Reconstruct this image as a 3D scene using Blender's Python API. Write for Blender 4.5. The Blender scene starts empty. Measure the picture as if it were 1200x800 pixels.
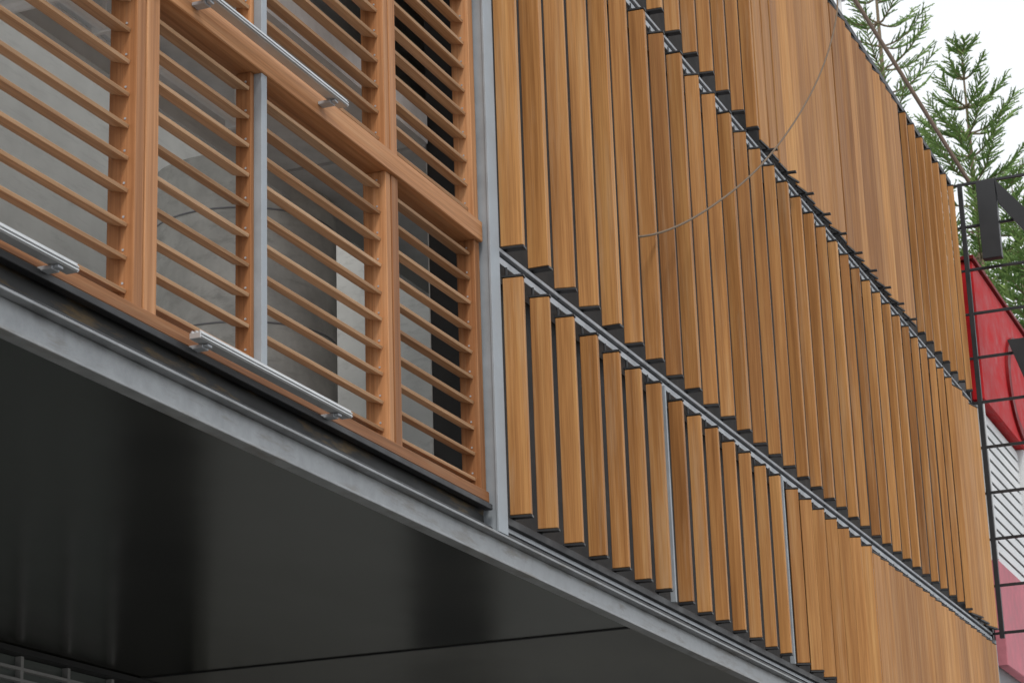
import bpy, math, random
from mathutils import Vector, Matrix
random.seed(7)
S=bpy.context.scene
S.view_settings.view_transform='Standard'; S.view_settings.look='None'; S.view_settings.exposure=0
D=5.25; XE=29.2; GZ=-1.6

# ---------------------------------------------------------------- helpers
def empty(name):
    e=bpy.data.objects.new(name,None); S.collection.objects.link(e); return e
class MB:
    def __init__(s): s.v=[];s.f=[];s.r=[]
    def prism(s,pts8,r=None):
        b=len(s.v); s.v+=[tuple(p) for p in pts8]
        F=[(0,3,2,1),(4,5,6,7),(0,1,5,4),(1,2,6,5),(2,3,7,6),(3,0,4,7)]
        r=random.random() if r is None else r
        for f in F: s.f.append(tuple(b+i for i in f)); s.r.append(r)
    def box(s,x0,x1,y0,y1,z0,z1,r=None):
        s.prism([(x0,y0,z0),(x1,y0,z0),(x1,y1,z0),(x0,y1,z0),(x0,y0,z1),(x1,y0,z1),(x1,y1,z1),(x0,y1,z1)],r)
    def obox(s,c,ax,ay,az,r=None):
        c=Vector(c);ax=Vector(ax);ay=Vector(ay);az=Vector(az)
        P=[c+i*ax+j*ay+k*az for k in(-1,1) for i,j in((-1,-1),(1,-1),(1,1),(-1,1))]
        s.prism(P,r)
    def tube(s,p0,p1,r0,r1,n=8,cap=True,r=None):
        p0=Vector(p0);p1=Vector(p1);d=(p1-p0).normalized()
        a=d.orthogonal().normalized();c=d.cross(a);b=len(s.v)
        r=random.random() if r is None else r
        for p,rad in((p0,r0),(p1,r1)):
            for i in range(n):
                t=2*math.pi*i/n; s.v.append(tuple(p+rad*(math.cos(t)*a+math.sin(t)*c)))
        for i in range(n):
            j=(i+1)%n; s.f.append((b+i,b+j,b+n+j,b+n+i)); s.r.append(r)
        if cap:
            s.f.append(tuple(b+i for i in reversed(range(n)))); s.r.append(r)
            s.f.append(tuple(b+n+i for i in range(n))); s.r.append(r)
    def make(s,name,mat,parent=None,bevel=0,smooth=False):
        me=bpy.data.meshes.new(name); me.from_pydata(s.v,[],s.f); me.update()
        a=me.attributes.new('rnd','FLOAT','FACE'); a.data.foreach_set('value',s.r)
        o=bpy.data.objects.new(name,me); S.collection.objects.link(o)
        me.materials.append(mat)
        if smooth:
            me.polygons.foreach_set('use_smooth',[True]*len(me.polygons))
        if parent: o.parent=parent
        if bevel:
            m=o.modifiers.new('b','BEVEL'); m.width=bevel; m.segments=1; m.limit_method='ANGLE'; m.harden_normals=False
        return o

def mat(name):
    m=bpy.data.materials.new(name); m.use_nodes=True
    nt=m.node_tree; b=nt.nodes['Principled BSDF']; return m,nt,b
def N(nt,t,**k):
    n=nt.nodes.new(t)
    for a,v in k.items(): setattr(n,a,v)
    return n
def ramp(nt,src,stops):
    r=N(nt,'ShaderNodeValToRGB'); e=r.color_ramp.elements
    while len(e)<len(stops): e.new(.5)
    for i,(p,c) in enumerate(stops): e[i].position=p; e[i].color=(*c,1)
    nt.links.new(src,r.inputs[0]); return r.outputs[0]
def mixc(nt,a,b,f,mode='MIX'):
    m=N(nt,'ShaderNodeMix',data_type='RGBA',blend_type=mode)
    for s,v in((m.inputs[6],a),(m.inputs[7],b),(m.inputs[0],f)):
        if isinstance(v,(int,float)): s.default_value=v
        elif isinstance(v,tuple): s.default_value=(*v,1)
        else: nt.links.new(v,s)
    return m.outputs[2]
def noise(nt,vec,scale,detail=4,rough=.5):
    n=N(nt,'ShaderNodeTexNoise'); n.inputs['Scale'].default_value=scale
    n.inputs['Detail'].default_value=detail; n.inputs['Roughness'].default_value=rough
    nt.links.new(vec,n.inputs['Vector']); return n.outputs['Fac']
def mapped(nt,scale,rnd=False):
    tc=N(nt,'ShaderNodeTexCoord'); mp=N(nt,'ShaderNodeMapping')
    mp.inputs['Scale'].default_value=scale; nt.links.new(tc.outputs['Object'],mp.inputs['Vector'])
    if rnd:
        at=N(nt,'ShaderNodeAttribute',attribute_name='rnd')
        mu=N(nt,'ShaderNodeMath',operation='MULTIPLY'); mu.inputs[1].default_value=73.0
        nt.links.new(at.outputs['Fac'],mu.inputs[0])
        cb=N(nt,'ShaderNodeCombineXYZ')
        for i in range(3): nt.links.new(mu.outputs[0],cb.inputs[i])
        nt.links.new(cb.outputs[0],mp.inputs['Location'])
        return mp.outputs[0],at.outputs['Fac']
    return mp.outputs[0]
def bump(nt,b,h,st,dist=.01):
    n=N(nt,'ShaderNodeBump'); n.inputs['Strength'].default_value=st; n.inputs['Distance'].default_value=dist
    nt.links.new(h,n.inputs['Height']); nt.links.new(n.outputs[0],b.inputs['Normal'])

def wood(name,dark,mid,light,axis,pale=.25,gs=16):
    m,nt,b=mat(name)
    sc={'z':(gs,gs,.45),'x':(.45,gs,gs)}[axis]
    v,r=mapped(nt,sc,True)
    g=noise(nt,v,1.0,5,.60)
    col=ramp(nt,g,[(.26,dark),(.5,mid),(.76,light)])
    sc2={'z':(95,95,2.0),'x':(2.0,95,95)}[axis]
    v2=mapped(nt,sc2); g2=noise(nt,v2,1,2,.6)
    fine=ramp(nt,g2,[(.36,(.62,.58,.54)),(.6,(1.05,1.05,1.05))])
    col=mixc(nt,col,fine,.42,'MULTIPLY')
    tone=ramp(nt,r,[(0,(.68,.62,.56)),(.2,(.87,.84,.80)),(.5,(1.0,.99,.98)),(.8,(1.09,1.09,1.09)),(1,(1.22,1.27,1.33))])
    col=mixc(nt,col,tone,1.0,'MULTIPLY')
    sc3={'z':(11,11,.6),'x':(.6,11,11)}[axis]
    v3,_=mapped(nt,sc3,True); g3=noise(nt,v3,1,4,.72)
    w=ramp(nt,g3,[(.53,(0,0,0)),(.72,(pale,pale,pale))])
    col=mixc(nt,col,(.62,.45,.29),w)
    nt.links.new(col,b.inputs['Base Color'])
    b.inputs['Specular IOR Level'].default_value=.25
    rr=ramp(nt,g3,[(.3,(.5,)*3),(.7,(.7,)*3)]); nt.links.new(rr,b.inputs['Roughness'])
    bump(nt,b,g2,.3,.004)
    return m
def metal(name,c,rough=.5,metallic=.3,var=.25,stain=None,bumpst=.05,scale=4,spec=.5):
    m,nt,b=mat(name)
    v=mapped(nt,(1,1,1)); g=noise(nt,v,scale,4,.65)
    lo=tuple(x*(1-var) for x in c); hi=tuple(min(1,x*(1+var)) for x in c)
    col=ramp(nt,g,[(.3,lo),(.7,hi)])
    if stain:
        v2=mapped(nt,(2.2,6,14)); g2=noise(nt,v2,1,4,.7)
        w=ramp(nt,g2,[(.52,(0,0,0)),(.70,(.75,.75,.75))]); col=mixc(nt,col,stain,w)
    nt.links.new(col,b.inputs['Base Color'])
    b.inputs['Metallic'].default_value=metallic
    b.inputs['Specular IOR Level'].default_value=spec
    rr=ramp(nt,g,[(.3,(rough*.8,)*3),(.7,(min(1,rough*1.25),)*3)]); nt.links.new(rr,b.inputs['Roughness'])
    if bumpst: bump(nt,b,g,bumpst,.01)
    return m

WF=wood('fin_wood',(.29,.122,.035),(.45,.210,.068),(.57,.305,.112),'z',.28)
WV=wood('frame_wood_v',(.25,.104,.040),(.42,.188,.076),(.54,.275,.13),'z',.22,24)
WH=wood('frame_wood_h',(.25,.104,.040),(.42,.188,.076),(.54,.275,.13),'x',.22,24)
WL=wood('louver_wood',(.37,.195,.098),(.55,.33,.18),(.67,.44,.27),'x',.4,24)
BLK=metal('black_metal',(.018,.018,.02),.5,.1)
GALV=metal('galvanised_steel',(.42,.44,.47),.45,.2,.2,bumpst=.08,scale=9)
BEAM=metal('channel_steel',(.29,.30,.31),.42,.35,.25,stain=(.17,.15,.125),bumpst=.08,scale=6)
POST=metal('painted_post',(.33,.36,.39),.45,.15,.12)
ALU=metal('aluminium',(.62,.63,.64),.35,.5,.1,bumpst=0)
DARKW=metal('dark_wall',(.026,.027,.028),.7,0,.3)
DGL=metal('recess_dark',(.03,.03,.03),.6,.1,.5,stain=(.20,.12,.035))
CONC=metal('concrete',(.54,.53,.50),.8,0,.25,stain=(.36,.35,.33),bumpst=.3,scale=3)
WALLP=metal('grey_interior_wall',(.62,.62,.605),.8,0,.12,stain=(.48,.48,.47),bumpst=.1,scale=1.5)
CONC2=metal('ceiling_concrete',(.62,.62,.62),.85,0,.15,bumpst=.2)
PIPE=metal('pipe_paint',(.7,.7,.7),.4,0,.08,bumpst=0)
WHT=metal('white_paint',(.75,.75,.74),.45,0,.08)
SHUT=metal('pale_shutter_paint',(.72,.73,.74),.5,0,.06)
RED=metal('red_panel',(.50,.010,.014),.6,0,.12,spec=.2)
RED2=metal('dark_red',(.20,.008,.010),.6,0,.2,spec=.2)
PINK=metal('pink_render',(.58,.20,.24),.7,0,.15,spec=.2)
GREY=metal('grey_render',(.22,.22,.23),.7,0,.2)
GREY2=metal('soffit_reflector_grey',(.30,.30,.28),.7,0,.2)  # pale tone set for the sheen it gives in the soffit

def soffit_mat(name,c,r0,r1,spec):
    m,nt,b=mat(name)
    v=mapped(nt,(.35,.6,1)); g=noise(nt,v,1.1,3,.5)
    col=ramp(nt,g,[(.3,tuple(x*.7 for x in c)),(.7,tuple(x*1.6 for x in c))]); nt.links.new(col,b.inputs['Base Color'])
    rr=ramp(nt,g,[(.3,(r0,)*3),(.75,(r1,)*3)]); nt.links.new(rr,b.inputs['Roughness'])
    b.inputs['Specular IOR Level'].default_value=spec
    bump(nt,b,g,.25,.05); return m
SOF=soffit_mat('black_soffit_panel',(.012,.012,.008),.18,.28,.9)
SOF2=soffit_mat('soffit_reflection_grey',(.095,.095,.088),.3,.45,.4)  # lighter grey base colour stands in for a reflection on the soffit
m,nt,b=mat('dark_glass'); b.inputs['Base Color'].default_value=(.03,.035,.035,1); b.inputs['Roughness'].default_value=.06; GLS=m
m,nt,b=mat('shopfront_glazing'); b.inputs['Base Color'].default_value=(.14,.16,.15,1); b.inputs['Roughness'].default_value=.08; GLS2=m

# ================================================================ BUILDING
B=empty('timber_screen_building')
rad=math.radians
def capplate(mbc,xc,yc,w,t,th,z):
    c,s=math.cos(th),math.sin(th)
    mbc.obox((xc,yc,z),Vector((c,-s,0))*w/2,Vector((s,c,0))*t/2,(0,0,.007))
def fin(mbw,mbc,xc,yc,w,t,th,z0,z1,r=None):
    c,s=math.cos(th),math.sin(th)
    ax=Vector((c,-s,0))*w/2; ay=Vector((s,c,0))*t/2
    mbw.obox((xc,yc,(z0+z1)/2),ax,ay,(0,0,(z1-z0)/2),r)
    for z in(z0-.010,z1+.010): capplate(mbc,xc,yc,w*1.10,t*1.15,th,z)
    mbc.tube((xc,D-.03,z0-.06),(xc,D-.03,z0-.019),.009,.009,6)
    mbc.tube((xc,D-.03,z1+.019),(xc,D-.03,z1+.08),.009,.009,6)
X0=12.94; BAY=(XE-X0)/5
fw=MB(); fc=MB()
modes={1:['open','open','mid','flat','flat'],2:['full','full','full','full','fullflat'],3:['full','full','flat','flat','full']}
zr={1:(3.24,4.79),2:(5.0,7.86),3:(8.07,10.86)}
WK=[.148,.122,.103,.088,.077]
for row in(1,2,3):
    z0,z1=zr[row]
    gp={1:.03,2:.002,3:.012}[row]
    for k in range(5):
        xa=X0+k*BAY+gp-(.05 if k==0 else 0); L=BAY-2*gp+(.05 if k==0 else 0); md=modes[row][k]
        if md in('open','mid','full','fullflat'):
            n=7; p=L/n
            for i in range(n):
                xc=xa+p*(i+.5); rz=random.uniform(-.008,.008); wk=WK[k]+(WK[min(4,k+1)]-WK[k])*i/7
                if md=='open': fin(fw,fc,xc-.03,D-.078,wk*.90,.05,rad(84+random.uniform(-5,5)),z0+rz,z1+rz)
                elif md=='full': fin(fw,fc,xc,D-.08,wk,.062,rad(84+random.uniform(-8,8)),z0+rz,z1+rz)
                elif md=='mid': fin(fw,fc,xc,D-.075,.11,.055,rad(72+random.uniform(-8,10)),z0,z1)
                else: 
                    if i<4: fin(fw,fc,xc,D-.08,wk,.06,rad(80+random.uniform(-8,5)),z0,z1)
                    else: fin(fw,fc,xc,D-.07,.36,.04,rad(8+random.uniform(-4,6)),z0,z1)
        else:
            n=10; p=L/n
            for i in range(n):
                xx=xa+p*(i+.5)
                fin(fw,fc,xx,D-.07,p-.09,.018,rad(random.choice([3,6,10])+random.uniform(-2,3)),z0,z1)
                if row==3 and i%2==0: capplate(fc,xx+.1,D-.09,.15,.05,rad(84),z0-.028)
fw.make('timber_fins',WF,B,.004); fc.make('fin_end_caps',BLK,B)
rl=MB(); rd=MB()
for z in(4.93,7.98):
    rl.box(X0,XE,D-.03,D+.12,z-.065,z-.020)
    rd.box(X0,XE,D-.005,D+.10,z-.020,z+.008)
    rl.box(X0,XE,D-.040,D+.10,z+.008,z+.034)
rl.box(X0,XE,D-.02,D+.1,3.12,3.15)
rd.box(X0,XE,D-.05,D+.1,3.152,3.20)
rd.box(X0,XE+.02,D-.05,D+.2,10.96,11.03); rd.box(X0,XE,D-.02,D+.1,10.90,10.955)
rl.make('screen_rails',GALV,B,.002); rd.make('screen_rail_black_trims',BLK,B,.002)  # black strips along the galvanised rails and parapet
pp=MB()
for k in range(1,6):
    x=X0+k*BAY
    pp.box(x-.012,x+.012,D-.075,D-.03,3.2,4.86)
pp.box(12.80,12.90,D-.05,D+.05,3.07,10.95)
pp.box(12.775,12.925,D-.068,D-.051,3.07,10.95)
pp.make('steel_mullions',POST,B,.003)
w=MB(); w.box(13.0,XE-.01,D+.14,D+.45,3.10,4.80); w.box(13.0,XE-.01,D+.14,D+.45,4.801,7.80); w.box(13.0,XE-.01,D+.14,D+.45,7.801,10.88)
w.make('inner_cladding_wall',DARKW,B)

# ---- left section frame
ZB=3.25; ZM=4.93; ZT=7.98; DP=.15
XS=4.3
posts=[(5.93,6.10),(8.64,8.84),(11.38,11.54)]
v=MB(); g=MB()
for a,c in posts:
    for z0,z1 in((ZB+.07,ZM),(ZM+.135,ZT)):
        mid=a+(c-a)*.42
        v.box(a,mid-.004,D+.004,D+DP,z0,z1); v.box(mid+.004,c,D,D+DP+.02,z0,z1)
        g.box(mid-.004,mid+.004,D+.02,D+.1,z0,z1)
for z0,z1 in((ZB+.07,ZM),(ZM+.135,ZT)):
    v.box(12.69,12.77,D+.006,D+DP-.02,z0,z1)
    for x in(7.12,9.84): v.box(x-.035,x,D+.03,D+.12,z0,z1)
    v.box(XS,XS+.1,D,D+DP,z0,z1)
v.make('timber_posts',WV,B,.004); g.make('post_grooves',BLK,B)
st=MB()
for x in(7.12,9.84): 
    st.box(x+.002,x+.062,D-.012,D+.09,ZB+.07,ZM); st.box(x+.002,x+.062,D-.012,D+.09,ZM+.135,ZT)
st.make('panel_steel_mullions',POST,B,.003)
h=MB()
h.box(XS,12.77,D-.02,D+DP+.03,ZM,ZM+.135)
h.box(XS,12.77,D-.012,D+DP,ZB,ZB+.07)
h.box(XS,12.77,D-.012,D+DP,ZT,ZT+.13)
h.box(XS,12.77,D-.012,D+DP,ZT+3,ZT+3.13)
h.make('timber_rails',WH,B,.005)
bl=MB(); sc_=MB()
bays=[(XS+.1,5.93),(6.10,7.085),(7.182,8.64),(8.84,9.805),(9.902,11.38),(11.54,12.69)]
tilt=rad(17)
def blades(z0,z1):
    n=round((z1-z0)/.166); p=(z1-z0)/n
    for a,c in bays:
        for i in range(n):
            z=z0+p*(i+.5)+random.uniform(-.003,.003)
            tt=tilt+rad(random.uniform(-2.5,2.5))
            ay=Vector((0,math.cos(tt),math.sin(tt)))*.048; az=Vector((0,-math.sin(tt),math.cos(tt)))*.0095
            bl.obox(((a+c)/2,D+.085,z),((c-a)/2-.002,0,0),ay,az)
            sc_.tube((c+.002,D+.06,z+.03),(c-.004,D+.06,z+.03),.006,.006,6)
blades(ZB+.07,ZM); blades(ZM+.135,ZT)
bl.make('louver_blades',WL,B,.0015); sc_.make('blade_fixing_screws',GALV,B)
bb=MB()
x=XS
while x<12.7:
    bb.box(x,x+.2,D+.02,D+.06,ZT+.14,ZT+2.99); x+=.21
bb.make('upper_timber_boards',WV,B,.004)

def fixture(xa,z,idx):
    e=empty('linear_light_fixture')
    m=MB(); y=D-.10
    m.box(xa,xa+1.6,y-.03,y+.03,z,z+.028)
    for k in range(3): m.box(xa+.004,xa+1.596,y-.028+.021*k,y-.016+.021*k,z+.028,z+.040)
    m.box(xa+.004,xa+1.596,y-.037,y-.031,z+.003,z+.012); m.box(xa+.004,xa+1.596,y-.037,y-.031,z+.018,z+.026)
    m.make('housing',ALU,e,.002)
    q=MB()
    for xx in(xa+.08,xa+1.45):
        q.box(xx,xx+.06,y+.005,D-.021,z-.022,z-.003); q.box(xx+.01,xx+.05,y-.02,y+.004,z-.016,z-.003)
    q.make('brackets',GALV,e,.002)
fixture(9.02,3.25,0); fixture(9.02,5.01,1); fixture(6.38,3.25,2)

# ---- edge beam, recess, soffit
e=MB()
e.box(XS,XE,D-.02,D+.02,2.905,3.045)
e.box(XS,XE,D-.075,D+.02,3.046,3.062)
e.box(XS,XE,D-.060,D+.02,2.888,2.904)
e.make('edge_channel_beam',BEAM,B,.003)
e=MB(); e.box(XS,12.77,D+.03,D+.06,3.063,ZB-.002); 
e.make('edge_recess',DGL,B)
e=MB(); e.box(XS,12.75,D-.04,D+.01,3.20,3.235); e.tube((XS,D-.02,3.085),(12.75,D-.02,3.085),.017,.017,10)
e.box(12.95,XE,D-.04,D+.03,3.066,3.10)
e.make('edge_gasket',BLK,B,.003)
random.seed(3)
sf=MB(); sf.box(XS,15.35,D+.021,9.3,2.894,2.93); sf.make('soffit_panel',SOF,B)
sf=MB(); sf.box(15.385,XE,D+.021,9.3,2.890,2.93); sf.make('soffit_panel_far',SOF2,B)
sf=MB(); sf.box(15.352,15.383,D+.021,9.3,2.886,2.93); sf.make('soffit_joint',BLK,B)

# ---- slabs, interior with open-roofed shaft added to brighten it behind the front strip
s=MB()
s.box(XS,XE,D+.07,15,2.935,3.10)
for z0,z1 in((5.72,5.97),(8.72,8.95)):
    s.box(XS,12.9,D+.40,6.75,z0,z1); s.box(12.95,18,D+.46,6.75,z0,z1)
s.make('floor_slabs',CONC2,B)
s=MB(); s.box(XS,18.0,9.0,9.1,3.11,10.69)
s.box(XS,18.0,6.76,6.84,5.60,10.69)
s.box(18.01,18.1,D+.46,9.1,3.11,10.69)
s.box(13.0,17.9,D+.452,D+.459,3.11,5.715)
s.make('interior_walls',WALLP,B)
s=MB(); s.tube((13.45,7.30,3.105),(13.45,7.30,5.9),.64,.64,56); o=s.make('round_concrete_column',CONC,B,0,True)
m_=o.modifiers.new('e','EDGE_SPLIT'); m_.split_angle=rad(40)
s=MB()
for z in(3.9,4.7,5.5): s.tube((13.45,7.30,z),(13.45,7.30,z+.012),.644,.644,56)
s.make('column_formwork_joints',GREY,B,0,True)
s=MB()
s.tube((6,6.3,5.5),(11.6,6.3,5.5),.05,.05,14); s.tube((6,6.55,5.58),(11.0,6.55,5.58),.035,.035,12)
s.tube((9.6,6.3,5.5),(9.6,8.9,5.45),.045,.045,12)
for x in(7,8.5,10,11.5): s.box(x,x+.03,6.23,6.37,5.44,5.56); s.box(x+.01,x+.02,6.29,6.31,5.56,5.72)
s.make('ceiling_pipes',PIPE,B,0,False)
s=MB()
for x in(8,10.2,12.2): s.box(x,x+.9,6.70,6.755,6.3,8.4)
s.make('upper_windows',GLS,B)
s=MB()
for x in(8,10.2,12.2):
    s.box(x-.05,x-.002,6.68,6.757,6.25,8.45); s.box(x+.902,x+.95,6.68,6.757,6.25,8.45)
s.make('upper_window_frames',WHT,B)
s=MB(); s.box(XS,XE,15,15.2,2.935,10.9); s.box(XE-.14,XE-.001,D+.46,14.99,3.11,10.88)
s.box(18.11,XE-.15,D+.46,14.99,10.5,10.7); s.box(XS+.16,18.10,9.11,14.99,10.5,10.7); s.box(XS,18.10,D+.46,6.755,10.5,10.7)
s.box(XS,XS+.15,9.11,14.99,3.11,10.49)
s.make('outer_walls_and_roof',GREY,B)
# ground floor
s=MB(); s.box(12.6,15.0,9.30,9.32,GZ+.1,2.84); s.make('shopfront_glass',GLS2,B)
s=MB(); x=12.6
while x<15.1:
    s.box(x,x+.035,9.25,9.298,GZ+.1,2.84); x+=.6
for z in(GZ+.05,.9,2.3,2.58,2.66,2.74): s.box(12.6,15.05,9.245,9.297,z,z+.02)
s.make('shopfront_frames',metal('shopfront_frame_paint',(.34,.34,.34),.6,0,.1),B)
s=MB(); s.box(XS,XE,9.36,9.6,GZ,2.88); s.box(XS,XE,9.2,9.355,2.845,2.885)
s.make('shopfront_backing',DARKW,B)
s=MB(); s.box(16.4,20.4,9.22,9.35,GZ,2.84); s.box(22.6,29,9.22,9.35,GZ,2.84); s.make('soffit_reflector_walls',GREY2,B)  # unseen pale wall pieces, added for the soffit to mirror

# roof mast and stay pole
t=empty('roof_mast'); s=MB()
s.tube((26.5,7.3,10.7),(26.5,7.3,16.5),.05,.03,10); s.tube((27.15,6.05,10.7),(27.15,6.05,13.6),.04,.03,10); s.box(27.0,27.3,6.0,6.1,13.0,13.05)
s.make('mast_poles',PIPE,t)
s=MB(); s.tube((26.51,7.32,16.2),(29.15,4.95,10.95),.028,.028,8); 
s.make('stay_pole',metal('weathered_brown',(.16,.11,.08),.7,0,.2),t)

cu=bpy.data.curves.new('cable','CURVE'); cu.dimensions='3D'; cu.bevel_depth=.009; sp=cu.splines.new('NURBS')
pts=[(22.75,5.18,11.04),(22.6,5.0,10.95),(22.1,4.99,10.15),(20.8,4.98,8.96),(19.0,4.98,7.65),(17.3,4.99,6.66),(15.96,5.03,5.97),(15.6,5.14,5.86)]
sp.points.add(len(pts)-1)
for p,q in zip(sp.points,pts): p.co=(*q,1)
sp.use_endpoint_u=True; sp.order_u=4
o=bpy.data.objects.new('drooping_cable',cu); S.collection.objects.link(o); cu.materials.append(metal('cable_grey',(.19,.14,.10),.7,0,.1,bumpst=0,spec=.1))

# ================================================================ SIGN FRAME
sg=empty('projecting_sign_frame'); s=MB(); X=29.32
s.box(X-.03,X+.03,D-.17,D-.11,4.9,11.0); s.box(X-.025,X+.025,D-.03,D+.02,4.9,11.0); s.box(X-.03,X+.03,3.1,3.16,4.9,11.0)
z=4.95
while z<11.05:
    s.box(X-.018,X+.018,3.161,D-.171,z,z+.035); s.box(X-.015,X+.015,D-.109,D-.031,z,z+.03); z+=.602
s.make('ladder_frame',BLK,sg,.003)
def pr(s,poly,x0,x1):
    s.prism([(x0,y,z) for y,z in poly]+[(x1,y,z) for y,z in poly])
s=MB(); xa,xb=X-.16,X-.032
pr(s,[(4.87,9.86),(4.62,9.86),(4.62,10.95),(4.87,10.95)],xa,xb)
pr(s,[(4.62,10.94),(4.60,10.60),(4.10,9.87),(4.09,10.25)],xa+.004,xb-.002)
pr(s,[(4.08,9.86),(3.83,9.86),(3.83,10.95),(4.08,10.95)],xa,xb)
s.make('letter_n',BLK,sg,.004)
s=MB()
pr(s,[(4.66,8.72),(4.40,8.72),(4.19,7.82),(4.38,7.82)],xa,xb)
pr(s,[(4.14,7.825),(4.30,7.825),(3.9,8.72),(3.68,8.72)],xa+.004,xb-.002)
s.make('letter_v',BLK,sg,.004)

# ================================================================ RED BUILDING
R=empty('red_shop_building')
s=MB(); s.box(30.3,42,D+.12,14,GZ,10.2); s.make('walls',GREY,R)
s=MB(); s.box(30.2,42.1,D-.05,D+.118,8.25,10.22); s.make('red_fascia',RED,R,.02)
s=MB(); s.box(30.15,42.15,D-.09,D+.118,10.222,10.28); s.make('roof_flashing',RED2,R,.005)
s=MB()
n=40
for i in range(n):
    a0=2*math.pi*i/n;a1=2*math.pi*(i+1)/n
    P=[(33.2+rr*math.cos(a),9.1+rr*.75*math.sin(a)) for rr,a in((.85,a0),(1.05,a0),(1.05,a1),(.85,a1))]
    s.prism([(x,D-.09,z) for x,z in P]+[(x,D-.052,z) for x,z in P],.5)
s.make('fascia_ring_emblem',RED2,R)
s=MB(); 
s.box(30.28,42,D+.085,D+.117,6.1,8.24)
for x in(30.3,33.2,36.1,39.0):
    z=6.2
    while z<8.15:
        s.obox((x+1.42,D+.060,z),(1.38,0,0),(0,.006,.066),(0,-.006,.001)); z+=.16
    s.box(x-.04,x+.035,D-.02,D+.08,6.1,8.24)
s.make('white_shutters',SHUT,R)
s=MB(); s.box(30.25,42.05,D-.02,D+.118,4.7,6.09); s.make('pink_band',PINK,R,.01)
s=MB(); 
for x in(30.6,33.6,36.6,39.6): s.box(x,x+2.4,D+.06,D+.118,GZ+.3,3.4)
s.make('shop_windows',GLS,R)
s=MB(); s.box(30.25,42.05,D-.5,D+.118,3.9,4.1); s.make('canopy',WHT,R,.01)

# ================================================================ TREES
def leafmat(name,a,b_,c):
    m,nt,b=mat(name); at=N(nt,'ShaderNodeAttribute',attribute_name='rnd')
    col=ramp(nt,at.outputs['Fac'],[(0,a),(.5,b_),(1,c)]); nt.links.new(col,b.inputs['Base Color'])
    b.inputs['Roughness'].default_value=.7; b.inputs['Specular IOR Level'].default_value=.2
    return m
LEAF=leafmat('pine_foliage',(.07,.13,.045),(.16,.27,.08),(.29,.40,.13))
BARK=metal('pine_bark',(.20,.15,.10),.9,0,.3,bumpst=.3,scale=14)
def pine(x,y,H,seed,maxr=2.3,zmin=5,dens=1.0):
    random.seed(seed)
    e=empty('norfolk_pine_tree'); tr=MB(); lf=MB()
    seg=12
    def tp(t): return Vector((x+.12*math.sin(t*3),y+.1*math.sin(t*4+1),GZ+H*t))
    for i in range(seg):
        a,b2=i/seg,(i+1)/seg
        tr.tube(tp(a),tp(b2),.28*(1-a)+.012,.28*(1-b2)+.012,10,False)
    d=.25
    while d<H-zmin:
        t=1-d/H
        R_=min(maxr,.24+d*.42)*random.uniform(.9,1.1)
        nb=6
        off=random.random()*6
        for k in range(nb):
            if random.random()<.1: continue
            az=off+k*2*math.pi/nb+random.uniform(-.2,.2)
            L=R_*random.uniform(.7,1.12)
            up=.65 if d<1.5 else (.32 if d<4 else .14)
            dr=Vector((math.cos(az),math.sin(az),0)); side=Vector((-math.sin(az),math.cos(az),0))
            P=[]; ns=7
            for i in range(ns+1):
                u=i/ns
                P.append(tp(t)+dr*L*u+Vector((0,0,1))*L*(up*u-.13*math.sin(u*3)+.26*u*u)+side*random.uniform(-.02,.02))
            for i in range(ns):
                tr.tube(P[i],P[i+1],.022*(1-i/ns)+.006,.022*(1-(i+1)/ns)+.006,4,False)
            nt_=int((9+L*18)*dens)
            for j in range(nt_):
                u=.22+.78*(j+random.random())/nt_
                fi=u*ns; i=min(ns-1,int(fi)); p=P[i].lerp(P[i+1],fi-i)
                sg_=1 if j%2 else -1
                ln=(.16+.20*math.sin(min(1,u)*2.6))*random.uniform(.7,1.2)*(1.0 if d>1 else .6)
                dd=(dr*random.uniform(.5,.9)+side*sg_*random.uniform(.35,.95)+Vector((0,0,random.uniform(.25,.9)))).normalized()
                tone=min(1,max(0,.25+.45*u+random.uniform(-.25,.25)))
                lf.tube(p,p+dd*ln,.020,.010,3,False,tone)
                for q_ in range(5):
                    o_=p+dd*ln*random.uniform(.1,.98)
                    nd=(dd+Vector((random.uniform(-1,1),random.uniform(-1,1),random.uniform(-.5,1)))*.9).normalized()*.085
                    a=nd.cross(Vector((random.random(),random.random(),random.random()))).normalized()*.014
                    b0=len(lf.v); lf.v+=[tuple(o_-a),tuple(o_+a),tuple(o_+nd)]; lf.f.append((b0,b0+1,b0+2)); lf.r.append(min(1,max(0,tone+random.uniform(-.15,.2))))
        d+=random.uniform(.54,.68) if d<7 else random.uniform(.8,1.0)
    tr.make('trunk_and_limbs',BARK,e); lf.make('foliage',LEAF,e)
pine(48.9,8.3,23.3,11,2.3,12,1.15)
pine(50,10.35,27.5,5,1.35,16,.75)
pine(47.5,7.0,18.8,21,2.3,9,1.1)
pine(58,8.85,23.4,44,2.2,14,1.0)

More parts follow.
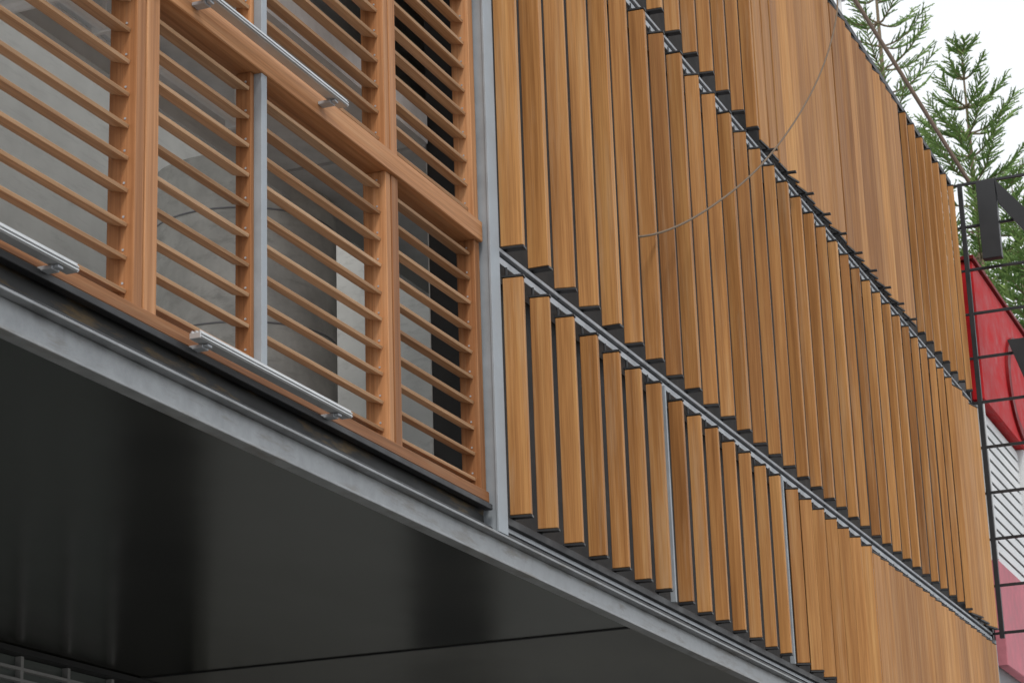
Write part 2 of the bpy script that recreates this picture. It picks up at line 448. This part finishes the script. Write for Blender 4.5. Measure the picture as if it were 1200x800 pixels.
# ================================================================ GROUND
def sheet(name,x0,x1,y0,y1,z,m):
    me=bpy.data.meshes.new(name); me.from_pydata([(x0,y0,z),(x1,y0,z),(x1,y1,z),(x0,y1,z)],[],[(0,1,2,3)])
    o=bpy.data.objects.new(name,me); S.collection.objects.link(o); me.materials.append(m); return o
sheet('ground',-500,600,-500,500,GZ-.15,metal('soil_and_paving',(.20,.19,.17),.9,0,.25,scale=.5))
sheet('road',-100,200,-8,1.8,GZ-.146,metal('asphalt',(.05,.05,.052),.85,0,.25,bumpst=.3,scale=30))
s=MB(); s.box(-60,120,1.8,1.95,GZ-.15,GZ+.005); s.make('kerb',CONC,None,.015)
s=MB(); s.box(-60,120,1.951,9.35,GZ-.15,GZ-.001); s.make('sidewalk',metal('paving',(.30,.29,.27),.8,0,.2,bumpst=.2,scale=8))
s=MB(); x=-60
while x<120: s.box(x,x+3,-3.2,-3.08,GZ-.146,GZ-.142); x+=7
s.make('lane_marking',WHT)

# ================================================================ LIGHT
EL=48
W=bpy.data.worlds.new('World'); S.world=W; W.use_nodes=True; nt=W.node_tree
bg=nt.nodes['Background']; sk=N(nt,'ShaderNodeTexSky',sky_type='NISHITA'); sk.sun_disc=False
sk.sun_elevation=rad(EL); sk.air_density=1.0; sk.dust_density=3; sk.ozone_density=1
sd=Vector((-.82,-.42,0)).normalized()
sk.sun_rotation=math.atan2(sd.x,sd.y)
hs=N(nt,'ShaderNodeHueSaturation'); hs.inputs['Saturation'].default_value=.25
nt.links.new(sk.outputs[0],hs.inputs['Color'])
mx=mixc(nt,hs.outputs[0],(11.8,12.2,12.6),.8)
nt.links.new(mx,bg.inputs[0]); bg.inputs[1].default_value=.10
ld=bpy.data.lights.new('sun','SUN'); ld.energy=1.5; ld.angle=rad(13); ld.color=(1,.96,.90)
lo=bpy.data.objects.new('sun',ld); S.collection.objects.link(lo)
dirv=-(sd*math.cos(rad(EL))+Vector((0,0,math.sin(rad(EL)))))
lo.rotation_euler=dirv.to_track_quat('-Z','Y').to_euler()

# ================================================================ CAMERA
a,p,r=rad(21.6),rad(17.2),rad(1.95)
F=Vector((math.cos(p)*math.cos(a),math.cos(p)*math.sin(a),math.sin(p)))
R0=Vector((math.sin(a),-math.cos(a),0)); U0=R0.cross(F)
Rr=R0*math.cos(r)-U0*math.sin(r); Uu=U0*math.cos(r)+R0*math.sin(r)
M=Matrix((Rr,Uu,-F)).transposed().to_4x4()
cd=bpy.data.cameras.new('camera'); cd.sensor_width=36; cd.lens=36*2728/1200; cd.clip_end=2000
cd.dof.use_dof=True; cd.dof.focus_distance=16; cd.dof.aperture_fstop=9
co=bpy.data.objects.new('camera',cd); S.collection.objects.link(co); co.matrix_world=M
S.camera=co
